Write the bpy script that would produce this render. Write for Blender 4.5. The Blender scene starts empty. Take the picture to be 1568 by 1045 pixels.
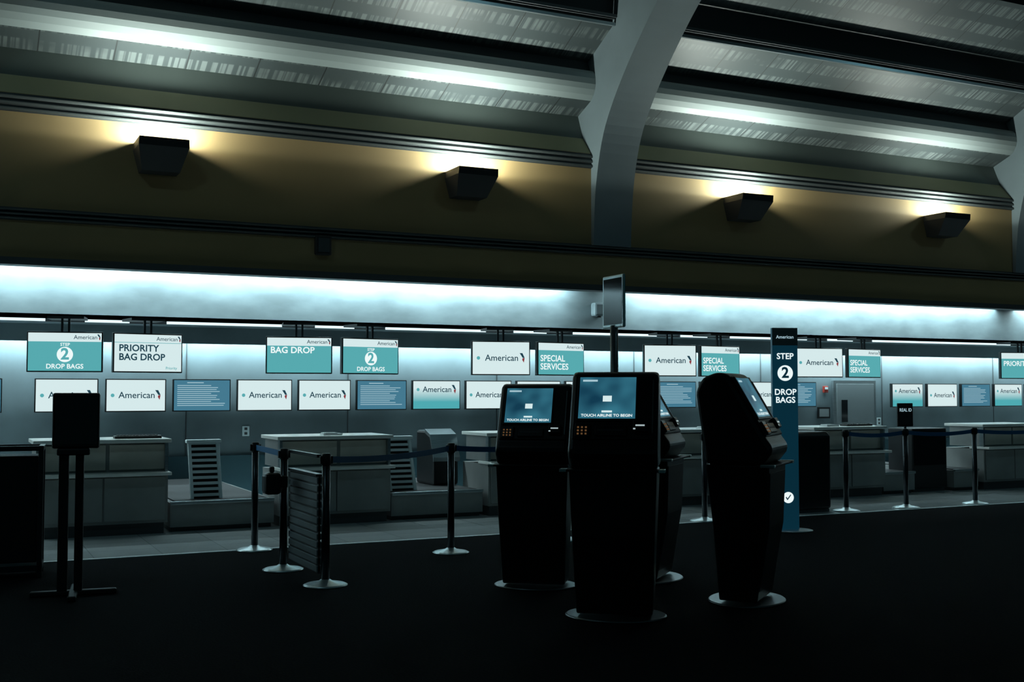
import bpy, bmesh, math, random
from mathutils import Vector
random.seed(4)
S=bpy.context.scene
COL=S.collection
S.view_settings.view_transform='Standard'
S.view_settings.look='None'
S.view_settings.exposure=0.0

# ------------------------------------------------------------ materials
def _inp(b,k,v):
    if k in b.inputs: b.inputs[k].default_value=v
def mat(name,col,rough=.6,metal=0.0,noise=0.0,nscale=8.0,stretch=(1,1,1),bump=0.0,emis=None,estr=0.0,spec=None,coat=0.0):
    m=bpy.data.materials.new(name); m.use_nodes=True
    nt=m.node_tree; b=nt.nodes['Principled BSDF']
    c=(col[0],col[1],col[2],1)
    b.inputs['Base Color'].default_value=c
    b.inputs['Roughness'].default_value=rough
    b.inputs['Metallic'].default_value=metal
    if spec is not None: _inp(b,'Specular IOR Level',spec)
    if coat: _inp(b,'Coat Weight',coat)
    if emis:
        b.inputs['Emission Color'].default_value=(emis[0],emis[1],emis[2],1)
        b.inputs['Emission Strength'].default_value=estr
    if noise or bump:
        tc=nt.nodes.new('ShaderNodeTexCoord'); mp=nt.nodes.new('ShaderNodeMapping')
        mp.inputs['Scale'].default_value=stretch
        nz=nt.nodes.new('ShaderNodeTexNoise'); nz.inputs['Scale'].default_value=nscale; nz.inputs['Detail'].default_value=5
        nt.links.new(tc.outputs['Object'],mp.inputs['Vector']); nt.links.new(mp.outputs['Vector'],nz.inputs['Vector'])
        if noise:
            r=nt.nodes.new('ShaderNodeValToRGB')
            r.color_ramp.elements[0].position=.3; r.color_ramp.elements[1].position=.7
            r.color_ramp.elements[0].color=tuple(max(0,x*(1-noise)) for x in col[:3])+(1,)
            r.color_ramp.elements[1].color=tuple(min(1,x*(1+noise)) for x in col[:3])+(1,)
            nt.links.new(nz.outputs['Fac'],r.inputs['Fac']); nt.links.new(r.outputs['Color'],b.inputs['Base Color'])
        if bump:
            bp=nt.nodes.new('ShaderNodeBump'); bp.inputs['Strength'].default_value=bump; bp.inputs['Distance'].default_value=.02
            nt.links.new(nz.outputs['Fac'],bp.inputs['Height']); nt.links.new(bp.outputs['Normal'],b.inputs['Normal'])
    return m
def emat(name,col,s=1.0):
    return mat(name,(0,0,0),rough=.4,emis=col,estr=s,spec=.2)

M={}
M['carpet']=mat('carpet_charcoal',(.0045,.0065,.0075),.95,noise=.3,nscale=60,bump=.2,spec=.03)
M['bulk']=mat('brushed_bulkhead_panel',(.21,.265,.285),.55,.0,noise=.25,nscale=1.6,stretch=(1,1,2.2))
M['wall']=mat('back_wall_grey',(.15,.20,.22),.6,noise=.15,nscale=1.5)
M['steel']=mat('stainless',(.35,.41,.43),.3,.8,noise=.1,nscale=6,stretch=(1,1,12))
M['clad']=mat('dark_steel_cladding',(.06,.13,.155),.25,.6)
M['ochre']=mat('ochre_wall_paint',(.30,.205,.092),.7,noise=.08,nscale=.8)
M['ochre2']=mat('yellow_green_paint',(.25,.24,.14),.7)
M['dark']=mat('dark_ceiling',(.013,.020,.023),.8)
M['beam']=mat('light_beam_paint',(.23,.27,.27),.55)
M['green']=mat('grey_green_panel',(.07,.09,.083),.6)
M['stripe']=mat('stripe_grey',(.06,.07,.07),.6)
M['rib']=mat('rib_concrete',(.14,.18,.20),.6,noise=.12,nscale=1.2,bump=.05)
M['black']=mat('black_plastic',(.009,.011,.012),.38)
M['blacksatin']=mat('black_metal',(.013,.015,.017),.5,.2)
M['sconce']=mat('sconce_black',(.011,.013,.014),.6)
M['screenoff']=mat('dark_glass',(.01,.013,.015),.08)
M['white']=mat('white_enamel',(.78,.88,.90),.4)
M['lam']=mat('counter_laminate',(.24,.25,.245),.42,noise=.1,nscale=3)
M['lam2']=mat('counter_laminate_beige',(.60,.55,.48),.4,noise=.08,nscale=3)
M['top']=mat('counter_top',(.80,.80,.76),.3)
M['toe']=mat('toe_kick',(.05,.058,.062),.5)
M['belt']=mat('stanchion_belt_blue',(.02,.20,.45),.6)
M['post']=mat('stanchion_post',(.05,.058,.065),.3,.7)
M['base']=mat('stanchion_base_steel',(.70,.80,.83),.35,.7)
M['kbase']=mat('kiosk_base_steel',(.20,.23,.24),.35,.85)
M['rubber']=mat('rubber_belt',(.02,.022,.024),.7)
M['slat']=mat('slatwall_grey',(.20,.23,.24),.5)
M['red']=mat('alarm_red',(.30,.03,.02),.5)
M['bag']=mat('door_grey',(.15,.18,.19),.5)
M['paper']=mat('paper',(.7,.74,.75),.7)
M['edge']=mat('floor_edge_trim',(.80,.9,.92),.4)
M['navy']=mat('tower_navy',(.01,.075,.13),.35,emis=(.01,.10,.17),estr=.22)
M['line']=emat('linear_light',(.75,.95,1.0),1.2)
M['sw']=emat('screen_white',(.70,.86,.87),.95)
M['st']=emat('screen_teal',(.10,.42,.45),.95)
M['sk']=emat('screen_ink',(.012,.05,.075),1.0)
M['sr']=emat('screen_ink_red',(.25,.04,.05),1.0)
M['sb']=emat('screen_page_blue',(.06,.20,.29),.95)
M['stw']=emat('screen_text_white',(.85,.95,.95),1.0)
M['pagew']=emat('screen_page_text',(.42,.62,.70),.9)
M['orange']=emat('keypad_orange',(.30,.15,.06),.35)
M['kwhite']=emat('kiosk_edge_light',(.6,.75,.78),.6)

def grad(name,c0,c1,noise=False):
    m=bpy.data.materials.new(name); m.use_nodes=True; nt=m.node_tree; b=nt.nodes['Principled BSDF']
    b.inputs['Base Color'].default_value=(0,0,0,1); b.inputs['Roughness'].default_value=.3
    tc=nt.nodes.new('ShaderNodeTexCoord'); r=nt.nodes.new('ShaderNodeValToRGB')
    r.color_ramp.elements[0].color=c0+(1,); r.color_ramp.elements[1].color=c1+(1,)
    if noise:
        n=nt.nodes.new('ShaderNodeTexNoise'); n.inputs['Scale'].default_value=5; n.inputs['Detail'].default_value=1
        nt.links.new(tc.outputs['Object'],n.inputs['Vector'])
        r.color_ramp.elements[0].position=.35; r.color_ramp.elements[1].position=.7
        nt.links.new(n.outputs['Fac'],r.inputs['Fac'])
    else:
        sp=nt.nodes.new('ShaderNodeSeparateXYZ'); nt.links.new(tc.outputs['Generated'],sp.inputs[0])
        r.color_ramp.elements[0].position=.25; r.color_ramp.elements[1].position=.75
        nt.links.new(sp.outputs['Z'],r.inputs['Fac'])
    nt.links.new(r.outputs['Color'],b.inputs['Emission Color']); b.inputs['Emission Strength'].default_value=.95
    return m
M['sky']=grad('screen_sky_gradient',(.08,.42,.46),(.7,.85,.86))
M['kscreen']=grad('kiosk_screen_blue',(.006,.045,.085),(.04,.20,.28),True)

def tile():
    m=mat('glossy_tile',(.17,.185,.19),.07); nt=m.node_tree; b=nt.nodes['Principled BSDF']
    _inp(b,'Specular IOR Level',1.0)
    tc=nt.nodes.new('ShaderNodeTexCoord'); br=nt.nodes.new('ShaderNodeTexBrick')
    br.offset=0; br.inputs['Scale'].default_value=1; br.inputs['Brick Width'].default_value=.6; br.inputs['Row Height'].default_value=.6
    br.inputs['Mortar Size'].default_value=.005
    br.inputs['Color1'].default_value=(.55,.61,.62,1); br.inputs['Color2'].default_value=(.62,.68,.69,1); br.inputs['Mortar'].default_value=(.38,.42,.43,1)
    nt.links.new(tc.outputs['Object'],br.inputs['Vector']); nt.links.new(br.outputs['Color'],b.inputs['Base Color'])
    return m
M['tile']=tile()
def perf():
    m=mat('perforated_ceiling_panel',(.2,.2,.2),.5); nt=m.node_tree; b=nt.nodes['Principled BSDF']; L=nt.links.new; N=nt.nodes.new
    tc=N('ShaderNodeTexCoord')
    sp=N('ShaderNodeSeparateXYZ'); L(tc.outputs['Object'],sp.inputs[0])
    n1=N('ShaderNodeTexNoise'); n1.noise_dimensions='1D'; n1.inputs['Scale'].default_value=16; n1.inputs['Detail'].default_value=1; L(sp.outputs['X'],n1.inputs['W'])
    g1=N('ShaderNodeMapRange'); g1.inputs['From Min'].default_value=.46; g1.inputs['From Max'].default_value=.54; L(n1.outputs['Fac'],g1.inputs['Value'])
    my=N('ShaderNodeMath'); my.operation='PINGPONG'; my.inputs[1].default_value=.17; L(sp.outputs['Y'],my.inputs[0])
    g2=N('ShaderNodeMapRange'); g2.inputs['From Min'].default_value=.07; g2.inputs['From Max'].default_value=.085; L(my.outputs[0],g2.inputs['Value'])
    mp=N('ShaderNodeMapping'); mp.inputs['Scale'].default_value=(1.3,3,3); L(tc.outputs['Object'],mp.inputs['Vector'])
    n3=N('ShaderNodeTexNoise'); n3.inputs['Scale'].default_value=1; L(mp.outputs['Vector'],n3.inputs['Vector'])
    g3=N('ShaderNodeMapRange'); g3.inputs['From Min'].default_value=.38; g3.inputs['From Max'].default_value=.56; L(n3.outputs['Fac'],g3.inputs['Value'])
    a=N('ShaderNodeMath'); a.operation='MULTIPLY'; L(g1.outputs[0],a.inputs[0]); L(g2.outputs[0],a.inputs[1])
    c=N('ShaderNodeMath'); c.operation='MULTIPLY'; L(a.outputs[0],c.inputs[0]); L(g3.outputs[0],c.inputs[1])
    r=N('ShaderNodeMixRGB'); r.inputs['Color1'].default_value=(.042,.054,.056,1); r.inputs['Color2'].default_value=(.105,.125,.125,1); L(c.outputs[0],r.inputs['Fac'])
    mo=N('ShaderNodeMath'); mo.operation='PINGPONG'; mo.inputs[1].default_value=.41; L(sp.outputs['X'],mo.inputs[0])
    lt=N('ShaderNodeMath'); lt.operation='LESS_THAN'; lt.inputs[1].default_value=.008; L(mo.outputs[0],lt.inputs[0])
    mx=N('ShaderNodeMixRGB'); mx.inputs['Color2'].default_value=(.02,.024,.025,1); L(lt.outputs[0],mx.inputs['Fac']); L(r.outputs['Color'],mx.inputs['Color1'])
    L(mx.outputs['Color'],b.inputs['Base Color'])
    return m
M['perf']=perf()

# ------------------------------------------------------------ builders
def link(o,parent=None):
    COL.objects.link(o)
    if parent: o.parent=parent
    return o
def root(name,loc=(0,0,0),rz=0,scale=1):
    e=bpy.data.objects.new(name,None); e.empty_display_size=.2
    e.location=loc; e.rotation_euler=(0,0,math.radians(rz)); e.scale=(scale,)*3
    COL.objects.link(e); return e
def mesh(name,verts,faces,m,parent=None,bevel=0,smooth=False,seg=2):
    me=bpy.data.meshes.new(name); me.from_pydata([tuple(v) for v in verts],[],faces); me.update()
    bm=bmesh.new(); bm.from_mesh(me); bmesh.ops.recalc_face_normals(bm,faces=bm.faces); bm.to_mesh(me); bm.free()
    me.materials.append(M[m] if isinstance(m,str) else m)
    if smooth:
        for p in me.polygons: p.use_smooth=True
    o=bpy.data.objects.new(name,me); link(o,parent)
    if bevel:
        b=o.modifiers.new('bevel','BEVEL'); b.width=bevel; b.segments=seg; b.limit_method='ANGLE'
    return o
def box(name,x0,x1,y0,y1,z0,z1,m,parent=None,bevel=0):
    v=[(x0,y0,z0),(x1,y0,z0),(x1,y1,z0),(x0,y1,z0),(x0,y0,z1),(x1,y0,z1),(x1,y1,z1),(x0,y1,z1)]
    f=[(0,3,2,1),(4,5,6,7),(0,1,5,4),(1,2,6,5),(2,3,7,6),(3,0,4,7)]
    return mesh(name,v,f,m,parent,bevel)
def boxes(name,lst,m,parent=None,bevel=0):
    V=[];Fc=[]
    for (x0,x1,y0,y1,z0,z1) in lst:
        n=len(V)
        V+=[(x0,y0,z0),(x1,y0,z0),(x1,y1,z0),(x0,y1,z0),(x0,y0,z1),(x1,y0,z1),(x1,y1,z1),(x0,y1,z1)]
        Fc+=[tuple(i+n for i in f) for f in [(0,3,2,1),(4,5,6,7),(0,1,5,4),(1,2,6,5),(2,3,7,6),(3,0,4,7)]]
    return mesh(name,V,Fc,m,parent,bevel)
def extr(name,prof,x0,x1,m,parent=None,bevel=0,wf=None,seg=2):
    n=len(prof); V=[];Fc=[]
    for (y,z) in prof:
        V.append(((-wf(z) if wf else x0),y,z))
    for (y,z) in prof:
        V.append(((wf(z) if wf else x1),y,z))
    Fc.append(tuple(range(n))); Fc.append(tuple(range(2*n-1,n-1,-1)))
    for i in range(n):
        j=(i+1)%n; Fc.append((i,j,n+j,n+i))
    return mesh(name,V,Fc,m,parent,bevel,seg=seg)
def lathe(name,prof,loc,m,parent=None,seg=32,sx=1,sy=1):
    V=[];Fc=[]
    for (r,z) in prof:
        for i in range(seg):
            a=2*math.pi*i/seg; V.append((loc[0]+r*sx*math.cos(a),loc[1]+r*sy*math.sin(a),loc[2]+z))
    k=len(prof)
    for j in range(k-1):
        for i in range(seg):
            i2=(i+1)%seg; Fc.append((j*seg+i,j*seg+i2,(j+1)*seg+i2,(j+1)*seg+i))
    Fc.append(tuple(range(seg-1,-1,-1))); Fc.append(tuple((k-1)*seg+i for i in range(seg)))
    o=mesh(name,V,Fc,m,parent)
    for p in o.data.polygons: p.use_smooth=len(p.vertices)==4
    return o
def text(body,size,x,y,z,m,parent,align='CENTER',bold=.0,name='lettering',rx=90,spacing=1.0):
    c=bpy.data.curves.new(name,'FONT'); c.body=body; c.size=size; c.align_x=align; c.align_y='CENTER'; c.offset=bold*size
    c.space_line=.95; c.space_character=spacing
    c.resolution_u=3
    c.materials.append(M[m]); o=bpy.data.objects.new(name,c); o.location=(x,y,z); o.rotation_euler=(math.radians(rx),0,0)
    return link(o,parent)
def quadp(name,pts,y,m,parent):
    return mesh(name,[(p[0],y,p[1]) for p in pts],[tuple(range(len(pts)))],m,parent)
def circ(name,cx,cz,r,y,m,parent,seg=32):
    return mesh(name,[(cx+r*math.cos(2*math.pi*i/seg),y,cz+r*math.sin(2*math.pi*i/seg)) for i in range(seg)],[tuple(range(seg))],m,parent)

# ------------------------------------------------------------ room shell
XL,XR=-9,27
CE=10.9
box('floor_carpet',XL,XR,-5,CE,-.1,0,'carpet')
box('floor_tile',XL,XR,CE,16.3,-.1,0,'tile')
box('trim_floor_edge',XL,XR,CE-.035,CE+.02,0,.006,'edge')
box('wall_back',XL,XR,16,16.2,0,2.6,'wall')
box('wall_left',XL-.2,XL,-5,16.2,0,9.5,'dark')
box('wall_right',XR,XR+.2,-5,16.2,0,9.5,'dark')
box('trim_back_cladding',XL,XR,15.93,15.995,0,.62,'clad')
boxes('trim_wall_joints',[(x,x+.012,15.992,15.999,.63,2.5) for x in [-2.1,.1,2.9,5.2,7.6,10.1,12.7,15.5,18.4,21]],'toe')
box('ceiling_soffit',XL,XR,14.5,16,2.36,2.42,'wall')
box('trim_light_valance',XL,XR,15.55,15.6,2.14,2.36,'wall')
box('wall_bulkhead',XL,XR,14.5,14.7,2.36,3.6,'bulk')
box('wall_upper_ochre',XL,XR,13.5,13.62,2.96,4.77,'ochre')
box('trim_ochre_lip',XL,XR,13.44,13.66,2.88,2.96,'toe')
box('ceiling_cove_lid',XL,XR,13.6,14.6,3.5,3.6,'dark')
boxes('cove_light_block',[(8.12,8.85,13.7,14.38,3.06,3.5),(16.75,17.25,13.7,14.49,2.98,3.5)],'dark')  # unseen dark blocks added to keep cove light from crossing between bays
def ribs(name,z0,z1,yf=13.5):
    box(name+'_backing',XL,XR,yf-.012,yf-.0005,z0,z1,'toe')
    n=3; h=(z1-z0)/n
    boxes(name+'_louvers',[(XL,XR,yf-.05,yf-.012,z0+h*i+h*.15,z0+h*i+h*.6) for i in range(n)],'stripe',bevel=.008)
ribs('trim_lower_stripe',3.37,3.51)
ribs('trim_upper_stripe',4.56,4.76)
def strip(name,a,b,m,th=.04):
    d=Vector((b[0]-a[0],b[1]-a[1])); n=Vector((-d.y,d.x)).normalized()*th
    if n.x<0 and abs(n.x)>abs(n.y): n=-n
    if abs(n.y)>=abs(n.x) and n.y<0: n=-n
    return extr(name,[a,b,(b[0]+n.x,b[1]+n.y),(a[0]+n.x,a[1]+n.y)],XL,XR,m)
strip('ceiling_panel_yellow_green',(13.50,4.77),(13.72,5.02),'ochre2')
strip('ceiling_panel_grey_green',(13.72,5.02),(13.86,5.36),'green')
strip('ceiling_perforated_strip',(13.86,5.36),(13.50,5.50),'perf')
extr('ceiling_light_beam',[(13.50,5.50),(13.43,5.56),(13.385,5.63),(13.365,5.70),(13.37,5.78),(13.39,5.85),(13.44,5.90),(13.6,5.9),(13.6,5.5)],XL,XR,'beam')
strip('ceiling_dark_face',(13.5,5.88),(13.58,6.06),'dark')
strip('ceiling_perforated_panel',(13.58,6.06),(12.92,6.38),'perf')
strip('ceiling_dark_face_upper',(12.92,6.38),(12.9,6.85),'dark')
strip('ceiling_perforated_panel_upper',(12.9,6.85),(11.9,7.35),'perf')
strip('ceiling_dark_face_top',(11.9,7.35),(11.85,7.7),'dark')
pts=[(11.85,7.7),(10,8.35),(8,8.8),(5,9.2),(0,9.4),(-5,9.3)]
for i in range(len(pts)-1):
    strip('ceiling_vault_%d'%(i+1),pts[i],pts[i+1],'dark')
box('ceiling_conduit',XL,XR,12.84,12.88,6.36,6.40,'steel')
box('ceiling_conduit_track',XL,XR,12.80,12.90,6.46,6.50,'toe')
front=[(13.44,3.5),(13.42,3.9),(13.36,4.4),(13.2,4.95),(12.95,5.33),(12.6,5.72),(12.25,6.05),(11.9,6.35),(11.4,6.72),(10.7,7.15),(9.6,7.7),(8,8.2),(5,8.65),(0,8.85),(-5,8.75)]
for _ in range(2):
    nf=[front[0]]
    for a,b in zip(front[:-1],front[1:]):
        nf+=[(a[0]*.75+b[0]*.25,a[1]*.75+b[1]*.25),(a[0]*.25+b[0]*.75,a[1]*.25+b[1]*.75)]
    front=nf+[front[-1]]
back=[(-5,9.5),(0,9.6),(5,9.4),(8,9.0),(10,8.6),(12.2,7.9),(13.3,6.9),(13.95,6.0),(13.95,3.5)]
for i,x in enumerate([-.47,7.85,16.05,24.3]):
    extr('ceiling_rib_%d'%(i+1),front+back,x,x+.6,'rib')

# ------------------------------------------------------------ lights
def area(name,loc,sx,sy,power,rot,col=(1,1,1),parent=None):
    l=bpy.data.lights.new(name,'AREA'); l.shape='RECTANGLE'; l.size=sx; l.size_y=sy; l.energy=power; l.color=col
    o=bpy.data.objects.new(name,l); o.location=loc; o.rotation_euler=rot; return link(o,parent)
cool=(.70,.95,1.0)
for i,(a,b) in enumerate([(-7,7.95),(9.0,16.7),(17.3,25.5)]):
    w=b-a
    area('cove_light',((a+b)/2,14.30,3.15),w,.06,24*w,(math.radians(32),0,0),cool)
area('valance_light',(8,15.80,2.27),30,.06,17*30,(math.radians(18),0,0),cool)
for x in (-2,8,18):
    r=root('hall_fill_light',(x,6.5,8.7))  # added fill spots, out of view overhead, to brighten counter fronts and ochre wall
    lathe('fill_can',[(.38,.3),(.38,-.05),(.42,-.06)],(0,0,0),'toe',r)
    l=bpy.data.lights.new('lamp','SPOT'); l.energy=175; l.color=(.46,.88,1.0); l.shadow_soft_size=.35; l.spot_size=math.radians(130); l.spot_blend=1
    o=bpy.data.objects.new('lamp',l); o.location=(0,0,-.12); o.rotation_euler=(math.radians(43),0,0); link(o,r)

def sconce(x,e=1.0):
    r=root('wall_sconce',(x,13.5,4.33))
    t=[(-.27,-.46),(.27,-.46),(.27,0),(-.27,0)]
    b=[(-.21,-.24),(.21,-.24),(.21,0),(-.21,0)]
    V=[(p[0],p[1],0) for p in t]+[(p[0]*1.02,p[1]*.97,-.09) for p in t]+[(p[0],p[1],-.34) for p in b]
    V+=[(p[0]*.93,min(p[1]*.93,-.02),0) for p in t]+[(p[0]*.9,min(p[1]*.9,-.02),-.08) for p in t]
    Fc=[]
    for k in (0,4):
        for i in range(4):
            j=(i+1)%4; Fc.append((k+i,k+j,k+4+j,k+4+i))
    Fc.append((8,9,10,11))
    for i in range(4):
        j=(i+1)%4; Fc.append((i,j,12+j,12+i)); Fc.append((12+i,12+j,16+j,16+i))
    Fc.append((16,17,18,19))
    mesh('housing',V,Fc,'sconce',r)
    for dx in (-.21,.21):
        l=bpy.data.lights.new('lamp','POINT'); l.energy=78*e; l.color=(.88,1,.90); l.shadow_soft_size=.03
        o=bpy.data.objects.new('lamp',l); o.location=(dx,-.36,-.004); link(o,r)
    l=bpy.data.lights.new('lamp_beam','SPOT'); l.energy=210*e; l.color=(.92,1,.92); l.shadow_soft_size=.05; l.spot_size=math.radians(115); l.spot_blend=1
    o=bpy.data.objects.new('lamp_beam',l); o.location=(0,-.36,-.02); o.rotation_euler=(math.radians(180-10),0,0); link(o,r)
for x in (-2.1,2.1,5.95,10.35,14.3,18.6,22.5): sconce(x,.75 if x>12 else 1.0)
r=root('wall_speaker',(4.05,13.5,3.28)); box('case',-.1,.1,-.09,0,-.12,.12,'sconce',r,.02); box('grille',-.07,.07,-.1,-.09,-.085,.085,'toe',r)
r=root('wall_camera',(8.5,14.5,2.7)); box('case',-.09,.09,-.14,0,-.1,.1,'bulk',r,.03); lathe('lens',[(.035,0),(.03,.02)],(0,-.1,-.12),'black',r)

# ------------------------------------------------------------ displays
def mark(x,z,s,y,r):
    quadp('flight_mark_top',[(x-.25*s,z+.5*s),(x+.05*s,z+.5*s),(x+.3*s,z),(x+.08*s,z)],y,'sk',r)
    quadp('flight_mark_tail',[(x+.08*s,z-.02*s),(x+.3*s,z-.02*s),(x+.2*s,z-.5*s),(x+.02*s,z-.2*s)],y,'sr',r)
def brandhead(W,H,y,r,m='sk'):
    text('American',.066,W*.28,y,H/2-.05,m,r,'CENTER',.005)
    mark(W*.46,H/2-.05,.07,y,r)
def display(name,x,y,z,W,H,kind,rz=0,hang=False):
    r=root(name,(x,y,z),rz)
    box('housing',-W/2,W/2,-.0,.06,-H/2,H/2,'black',r,.006)
    w=W-.03; h=H-.03; ys=-.003; y1=-.005; y2=-.007
    base={'amer':'sw','prio':'sw','two':'st','drop':'st','spec':'st','page':'sb','sky':'sky','prio2':'st'}[kind]
    quadp('screen',[(-w/2,-h/2),(w/2,-h/2),(w/2,h/2),(-w/2,h/2)],ys,base,r)
    if kind in('two','drop','spec','prio2'):
        quadp('header',[(-w/2,h/2-.10),(w/2,h/2-.10),(w/2,h/2),(-w/2,h/2)],y1,'sw',r); brandhead(w,h,y2,r)
    if kind=='two':
        circ('disc',0,-.03,.088,y1,'stw',r); text('2',.18,0,y2,-.03,'st',r,'CENTER',.03)
        text('STEP',.05,0,y1,.083,'stw',r,'CENTER',.02); text('DROP BAGS',.075,0,y1,-.168,'stw',r,'CENTER',.02)
    if kind=='prio':
        quadp('rule',[(-w/2,h/2-.10),(w/2,h/2-.10),(w/2,h/2-.094),(-w/2,h/2-.094)],y1,'st',r); brandhead(w,h,y2,r)
        text('PRIORITY\nBAG DROP',.11,-w/2+.05,y1,.0,'sk',r,'LEFT',.022); text('Priority',.045,w/2-.12,y1,-h/2+.04,'st',r,'CENTER',.01)
    if kind=='drop':
        text('BAG DROP',.11,-w/2+.04,y1,.06,'stw',r,'LEFT',.022)
    if kind=='spec': text('SPECIAL\nSERVICES',.12,-w/2+.03,y1,-.055,'stw',r,'LEFT',.018)
    if kind=='prio2': text('PRIORITY',.12,-w/2+.04,y1,.03,'stw',r,'LEFT',.018)
    if kind in('amer','sky'):
        zz=0 if kind=='amer' else .08
        text('American',.12,.01,y1,zz,'sk',r,'CENTER',.008); mark(w*.37,zz+.005,.13,y1,r)
        circ('alliance_dot',-w*.40,zz,.024,y1,'st',r,16)
    if kind=='page':
        ls=[(-.2,.02,.165,.176)]
        zz=.135
        for k in range(11):
            e=random.uniform(.18,.32) if k%4 else .12
            ls.append((-.33,e,zz-.007,zz+.002))
            zz-=.027
        boxes('page_lines',[(a,b,y1-.001,y1,c,d) for a,b,c,d in ls],'pagew',r)
    if hang:
        boxes('hanger',[(-.05,-.025,.02,.045,H/2,H/2+.15),(.025,.05,.02,.045,H/2,H/2+.15)],'post',r)
        box('hanger_arm',-.2,.2,.0,.38,H/2+.15,H/2+.18,'blacksatin',r)
    else:
        box('bracket',-.1,.1,.06,.138,-.1,.1,'blacksatin',r)
    return r
cx=[]
for (x,k,b) in [(-1.6,'two',-12),(-.65,'prio',10),(1.18,'two',-12),(2.10,'prio',9),(3.92,'drop',-12),(4.86,'two',9),(6.72,'amer',-12),(7.65,'spec',9),(9.47,'amer',-13),(10.37,'spec',9),(12.27,'amer',-14),(13.21,'spec',9),(16.8,'prio2',-12),(17.75,'amer',9)]:
    display('hanging_display',x,14.0,1.955,.82,.465,k,b,True); cx.append(x*1.03)
edge=[-6]+sum([[c-.22,c+.22] for c in cx],[])+[25]
r=root('linear_light_rail',(0,14.47,2.345))
boxes('tube',[(edge[i],edge[i+1],-.02,.0,-.016,.016) for i in range(0,len(edge),2)],'line',r)
box('channel',-6,25,0,.06,-.02,.015,'post',r)
kinds=['amer','amer','page','amer','amer','page','sky','amer','amer','sky','amer','page','sky','amer','page']
for i,k in enumerate(kinds):
    display('wall_display',.98+.8625*i+.3875,15.86,1.45,.775,.44,k)
for i in range(3): display('wall_display',-1.9+.8625*i+.3875,15.86,1.45,.775,.44,['sky','amer','page'][i])
for i,k in enumerate(['sky','amer','page','sky','amer','page']):
    display('wall_display',15.62+.885*i+.3875,15.86,1.43,.775,.44,k)

# ------------------------------------------------------------ counters
def counter(x0,w=1.3,items=True):
    r=root('check_in_counter',(x0,12.5,0))
    box('toe_kick',.03,w-.03,.08,.78,0,.12,'toe',r)
    box('lower_body',0,w,.04,.8,.12,.62,'lam',r)
    boxes('lower_panels',[(.03,w/2-.008,.02,.04,.15,.6),(w/2+.008,w-.03,.02,.04,.15,.6)],'lam',r,.004)
    box('bag_ledge',-.02,w+.02,-.08,.3,.62,.655,'top',r,.006)
    box('upper_body',0,w,.12,.7,.655,.96,'lam',r)
    boxes('upper_panels',[(.03,w*.52,.10,.12,.68,.94),(w*.55,w-.03,.10,.12,.68,.94)],'lam2',r,.004)
    box('counter_top',-.03,w+.03,.02,.78,.96,1.0,'top',r,.006)
    boxes('side_posts',[(0,.03,.04,.12,.655,.96),(w-.03,w,.04,.12,.655,.96)],'steel',r)
    return r
cs=[.8,3.3,5.85,8.4,10.9,14.2,16.7]
for i,x in enumerate(cs): counter(x)
def kb(x,y):
    r=root('keyboard',(x,y,1.0)); box('case',-.24,.24,-.08,.08,0,.03,'black',r,.005); boxes('keys',[(-.22+.033*i,-.195+.033*i,-.06+.03*j,-.037+.03*j,.03,.038) for i in range(13) for j in range(4)],'blacksatin',r)
kb(1.82,12.8); kb(11.9,12.8)
for x in (1.3,3.95,9.2,11.35):
    r=root('paper_stack',(x,12.75,1.0)); boxes('sheets',[(-.11,.11,-.08,.08,0,.012),(-.09,.12,-.07,.09,.012,.02),(-.1,.06,-.06,.07,.02,.03)],'paper',r)
gaps=[(2.14,3.26),(4.64,5.81),(7.19,8.36),(9.74,10.86),(12.24,12.85),(13.65,14.16),(15.54,16.66)]
for a,b in gaps:
    r=root('baggage_conveyor',(a,12.62,0)); w=b-a
    box('plinth',.02,w-.02,.05,3.2,0,.05,'toe',r)
    box('frame',0,w,0,3.25,.05,.31,'lam',r); box('front_nosing',0,w,-.03,.02,.29,.325,'steel',r,.006)
    box('belt',.06,w-.06,.04,3.2,.31,.325,'rubber',r)
def chute(x):
    r=root('baggage_lift_gate',(x,12.82,.325))
    def P(t): return (.0+.22*t, .62*t)
    for sx in (-.17,.14):
        extr('side_rail',[(-.015,0),(.03,0),(.25,.62),(.205,.62)],sx,sx+.035,'white',r,.004)
    for i in range(10):
        t=(i+.4)/10; y,z=P(t)
        extr('rung_%d'%(i+1),[(y,z),(y+.012,z+.03),(y+.03,z+.03),(y+.018,z)],-.135,.14,'white',r)
    extr('backing',[(.035,0),(.045,0),(.265,.62),(.255,.62)],-.15,.155,'rubber',r)
    box('head',-.19,.195,.17,.27,.6,.64,'white',r,.01)
for x in (2.56,4.86,10.1): chute(x)
r=root('equipment_cabinet',(12.9,12.6,0)); box('body',0,.7,.1,.6,.05,.95,'blacksatin',r,.02); box('door',.04,.66,.08,.1,.4,.9,'screenoff',r); box('plinth',.03,.67,.13,.57,0,.05,'toe',r)
r=root('scale_hood',(5.45,13.3,.325)); extr('hood',[(0,0),(.0,.35),(.12,.62),(.3,.68),(.6,.68),(.6,0)],0,.34,'black',r,.03)
extr('trim_shell',[(-.02,.3),(-.02,.35),(.1,.635),(.28,.70),(.28,.685),(.11,.62),(-.004,.345),(-.004,.3)],-.01,.35,'steel',r)

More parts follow.
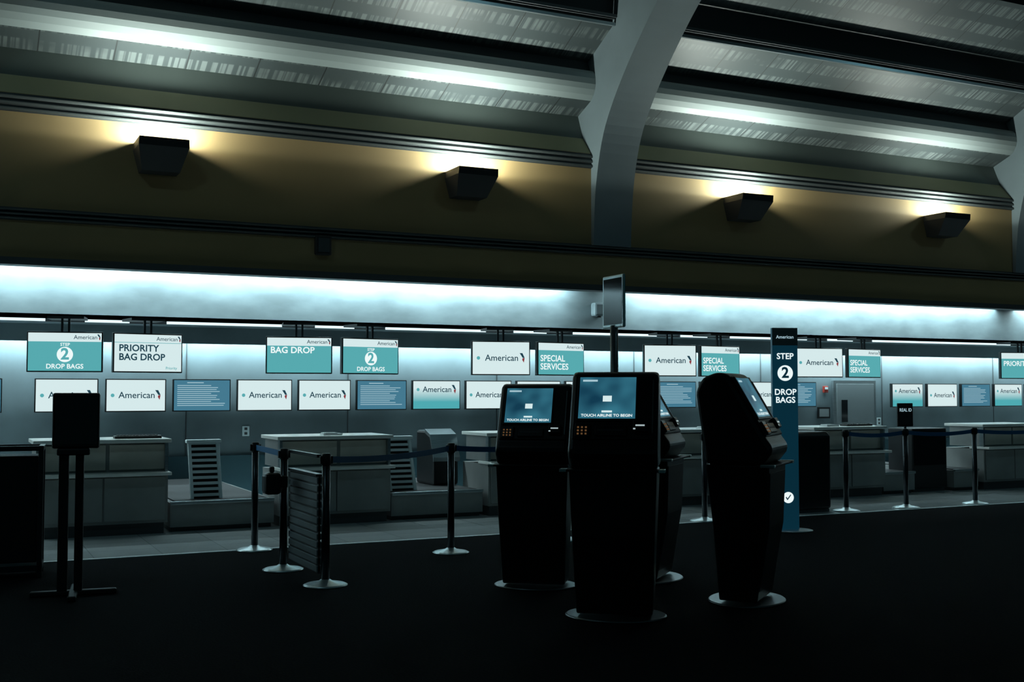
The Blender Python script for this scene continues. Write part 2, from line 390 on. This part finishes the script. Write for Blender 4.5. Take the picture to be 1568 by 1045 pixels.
r=root('door_1',(14.37,16,0)); box('frame',-.06,.94,-.05,-.002,0,1.70,'steel',r); box('leaf',0,.88,-.07,-.05,.0,1.64,'bag',r,.004); box('lite',.1,.24,-.075,-.07,.95,1.35,'screenoff',r); box('lever',.74,.84,-.12,-.07,.86,.89,'base',r)
for px in (3.72,15.4):
    r=root('power_outlet',(px,15.99,.95)); box('plate',-.05,.05,-.02,.0,-.07,.07,'white',r,.005); boxes('sockets',[(-.02,.02,-.024,-.02,.015,.05),(-.02,.02,-.024,-.02,-.05,-.015)],'toe',r)
r=root('fire_alarm',(14.13,15.99,1.54)); box('body',-.05,.05,-.05,0,-.06,.06,'red',r,.01); box('strobe',-.03,.03,-.06,-.05,0,.04,'white',r)
r=root('notice_frame',(14.1,15.99,1.12)); box('frame',-.14,.14,-.02,0,-.1,.1,'black',r); box('notice',-.11,.11,-.022,-.02,-.07,.07,'slat',r)

# ------------------------------------------------------------ stanchions
def stanchion(x,y,h=1.02,name='queue_stanchion'):
    r=root(name,(x,y,0))
    lathe('base',[(.17,0),(.172,.008),(.15,.018),(.06,.034),(.035,.05)],(0,0,0),'base',r)
    lathe('post',[(.032,.04),(.032,h-.09)],(0,0,0),'post',r,20)
    lathe('belt_head',[(.036,h-.09),(.038,h-.085),(.038,h-.01),(.03,h)],(0,0,0),'blacksatin',r,20)
    boxes('belt_clips',[(-.05,-.03,-.012,.012,h-.08,h-.02),(.03,.05,-.012,.012,h-.08,h-.02)],'blacksatin',r)
    return r
P={'A':(2.62,10.85),'B':(2.55,9.55),'C':(2.64,8.64),'D':(4.22,9.87),'E':(7.9,10.99),'F':(10.14,11.1),'G':(11.12,11.07),'H':(12.34,11.05),'I':(13.9,11.05),'J':(5.6,10.2),'K':(8.9,11.9)}
R={k:stanchion(x,y) for k,(x,y) in P.items()}
def belt(ka,kb_,sag=.03,z=.97):
    a,b=P[ka],P[kb_]; d=Vector((b[0]-a[0],b[1]-a[1])); L=d.length; u=d/L
    n=14; V=[];Fc=[]
    for i in range(n+1):
        t=i/n; s=.04+(L-.08)*t; zz=z-sag*4*t*(1-t)
        V+=[(u.x*s,u.y*s,zz-.025),(u.x*s,u.y*s,zz+.025)]
    for i in range(n): Fc.append((2*i,2*i+2,2*i+3,2*i+1))
    o=mesh('belt',V,Fc,'belt',R[ka]); s=o.modifiers.new('s','SOLIDIFY'); s.thickness=.003
belt('C','D'); belt('D','J'); belt('F','G'); belt('G','H'); belt('H','I'); belt('A','B',.0); belt('E','K',.02)
r=root('slatwall_panel',(2.6,0,0))
boxes('slats',[(-.02,.02,8.68,9.50,.1+.062*i,.148+.062*i) for i in range(12)],'slat',r,.004)
box('core',-.008,.008,8.68,9.50,.09,.84,'toe',r); box('top_cap',-.028,.028,8.68,9.50,.838,.858,'post',r)
box('cross_bar',-.02,.02,8.69,9.50,.985,1.01,'post',r)
r=root('sanitizer_dispenser',(2.5,9.5,.74)); box('bracket',-.02,.04,-.12,-.04,-.04,.06,'black',r,.01); box('bottle_holder',-.16,-.02,-.16,-.02,-.09,.09,'black',r,.03); box('pump',-.11,-.07,-.11,-.07,.09,.14,'black',r,.01)
r=root('stanchion_sign',(11.12,11.07,1.18)); box('frame',-.13,.13,-.01,.01,-.13,.17,'black',r,.004); quadp('face',[(-.11,-.11),(.11,-.11),(.11,.15),(-.11,.15)],-.012,'toe',r); text('REAL ID',.06,0,-.014,.08,'pagew',r,'CENTER',.01); box('stem',-.012,.012,-.01,.01,-.158,-.13,'post',r)

# ------------------------------------------------------------ kiosks
def kiosk(x,y,rz,sc=1.0):
    r=root('check_in_kiosk',(x,y,0),rz,sc)
    Y=lambda a:.27-a
    wf=lambda z:.25+.04*min(1,max(0,z/1.0))
    body=[(Y(.15),.03),(Y(.42),.03),(Y(.50),.55),(Y(.52),.985),(Y(.07),.985),(Y(.115),.55)]
    extr('lower_body',body,0,0,'black',r,.012,wf)
    extr('front_door',[(Y(.425),.10),(Y(.500),.55),(Y(.517),.93),(Y(.523),.93),(Y(.508),.55),(Y(.432),.10)],0,0,'blacksatin',r,.002,lambda z:wf(z)-.03)
    head=[(Y(.07),.985),(Y(.47),.985),(Y(.53),1.06),(Y(.545),1.11),(Y(.50),1.17),(Y(.24),1.62),(Y(.16),1.64),(Y(.05),1.60),(Y(0),1.50),(Y(.035),1.25)]
    extr('head',head,-.295,.295,'black',r,.034,None,4)
    box('shelf',-.33,.33,Y(.565),Y(.44),.975,.99,'blacksatin',r,.004)
    boxes('shelf_end_caps',[(-.345,-.30,Y(.57),Y(.47),.972,.994),(.30,.345,Y(.57),Y(.47),.972,.994)],'base',r,.004)
    lathe('base_plate',[(.34,0),(.34,.008),(.33,.014)],(0,-.02,0),'kbase',r,40,1,.8)
    f=bpy.data.objects.new('control_face',None); f.location=(0,Y(.37),1.395); f.rotation_euler=(math.radians(-30),0,0); link(f,r)
    box('bezel',-.27,.27,-.012,.004,-.245,.24,'blacksatin',f,.012)
    box('screen_surround',-.25,.16,-.022,-.008,-.115,.235,'black',f,.008)
    a,b,c,d=-.235,.145,-.098,.220
    quadp('screen',[(a,c),(b,c),(b,d),(a,d)],-.0235,'kscreen',f)
    quadp('screen_button',[(-.075,.03),(-.015,.03),(-.015,.075),(-.075,.075)],-.025,'sw',f)
    quadp('screen_header',[(a+.02,d-.035),(a+.12,d-.035),(a+.12,d-.02),(a+.02,d-.02)],-.025,'pagew',f)
    quadp('screen_strip',[(-.08,c+.045),(-.01,c+.045),(-.01,c+.06),(-.08,c+.06)],-.025,'sw',f)
    text('TOUCH AIRLINE TO BEGIN',.028,-.045,-.025,c+.022,'stw',f,'CENTER',.025)
    box('pin_pad',-.25,-.15,-.03,-.008,-.235,-.135,'post',f,.005)
    boxes('pin_keys',[(-.235+.026*i,-.223+.026*i,-.036,-.03,-.222+.024*j,-.212+.024*j) for i in range(3) for j in range(3)],'orange',f)
    box('document_slot',-.12,.09,-.028,-.008,-.225,-.15,'black',f,.006); box('slot_mouth',-.10,.07,-.03,-.028,-.195,-.18,'toe',f)
    box('card_reader',.13,.23,-.045,-.008,-.20,-.12,'black',f,.008); box('card_slot',.15,.21,-.048,-.045,-.165,-.155,'kwhite',f)
    box('reader_lamp',.135,.15,-.047,-.045,-.19,-.18,'kwhite',f)
    boxes('bezel_trim',[(.255,.262,-.016,-.012,-.20,.2)],'steel',f)
    return r
kiosk(4.12,7.95,-36,.955)
kiosk(4.05,6.65,-36)
kiosk(5.07,7.85,42,.985)
kiosk(5.17,6.72,39)
r=root('pole_sign',(4.5,7.4,0))
lathe('base',[(.2,0),(.2,.01),(.05,.02)],(0,0,0),'base',r); lathe('pole',[(.03,.01),(.03,2.0)],(0,0,0),'steel',r,20)
s=bpy.data.objects.new('sign_head',None); s.location=(0,0,2.18); s.rotation_euler=(0,0,math.radians(-92)); link(s,r)
box('frame',-.16,.16,-.012,.012,-.2,.2,'base',s,.01); quadp('face',[(-.14,-.175),(.14,-.175),(.14,.175),(-.14,.175)],-.0135,'screenoff',s)
r=root('tower_sign',(8.12,9.82,0),-22)
box('board',-.14,.14,-.03,.03,.02,2.19,'navy',r,.004)
lathe('base',[(.22,0),(.22,.01),(.2,.016)],(.05,0,0),'base',r,36,1.1,.9)
quadp('header',[(-.14,2.0),(.14,2.0),(.14,2.19),(-.14,2.19)],-.032,M['slat'],r)
text('American',.05,0,-.034,2.09,'pagew',r,'CENTER',.01)
text('STEP',.09,0,-.034,1.88,'stw',r,'CENTER',.02)
circ('disc',0,1.70,.085,-.033,'stw',r); text('2',.16,0,-.035,1.70,'navy',r,'CENTER',.03)
text('DROP\nBAGS',.09,0,-.034,1.45,'stw',r,'CENTER',.02)
circ('check_disc',.02,.36,.06,-.033,'stw',r); quadp('check',[(-.01,.36),(.01,.33),(.05,.385),(.045,.395),(.01,.35),(0,.37)],-.035,'navy',r)
r=root('podium_cabinet',(9.35,11.12,0)); extr('body',[(0,.04),(0,.95),(.05,1.0),(.5,1.0),(.5,.04)],0,.57,'blacksatin',r,.03); box('plinth',.02,.55,.02,.48,0,.04,'toe',r)
r=root('floor_sign_stand',(.85,9.05,0),-8)
box('panel',-.165,.165,-.03,.03,1.08,1.49,'black',r,.015); quadp('face',[(-.145,1.11),(.145,1.11),(.145,1.46),(-.145,1.46)],-.031,'screenoff',r)
box('panel_base',-.13,.10,-.05,.05,1.03,1.08,'blacksatin',r,.01)
boxes('posts',[(-.115,-.045,-.03,.03,.03,1.04),(.0,.06,-.03,.03,.03,1.04)],'blacksatin',r,.01)
boxes('feet',[(-.3,.3,-.03,.03,.0,.04),(-.03,.03,-.3,.3,.0,.04)],'blacksatin',r,.01)
r=root('bag_sizer',(.42,10.25,0),-6)
boxes('frame',[(-.3,-.26,-.2,-.16,0,1.05),(.26,.3,-.2,-.16,0,1.05),(-.3,-.26,.16,.2,0,1.05),(.26,.3,.16,.2,0,1.05),(-.3,.3,-.2,-.16,1.02,1.06),(-.3,.3,.16,.2,1.02,1.06),(-.3,-.26,-.2,.2,1.02,1.06),(.26,.3,-.2,.2,1.02,1.06)],'post',r,.004)
box('bin',-.26,.26,-.17,.17,.12,.98,'blacksatin',r,.01); box('shelf',-.3,.3,-.2,.2,.05,.1,'post',r)

# ------------------------------------------------------------ world + camera
w=bpy.data.worlds.new('night'); S.world=w; w.use_nodes=True
w.node_tree.nodes['Background'].inputs[0].default_value=(.22,.78,.90,1); w.node_tree.nodes['Background'].inputs[1].default_value=.028
cam=bpy.data.cameras.new('camera'); cam.sensor_width=36; cam.lens=40.18; cam.clip_end=200
co=bpy.data.objects.new('camera',cam); co.location=(0,0,1.5); co.rotation_euler=(math.radians(92.536),0,math.radians(-26.19)); COL.objects.link(co)
S.camera=co
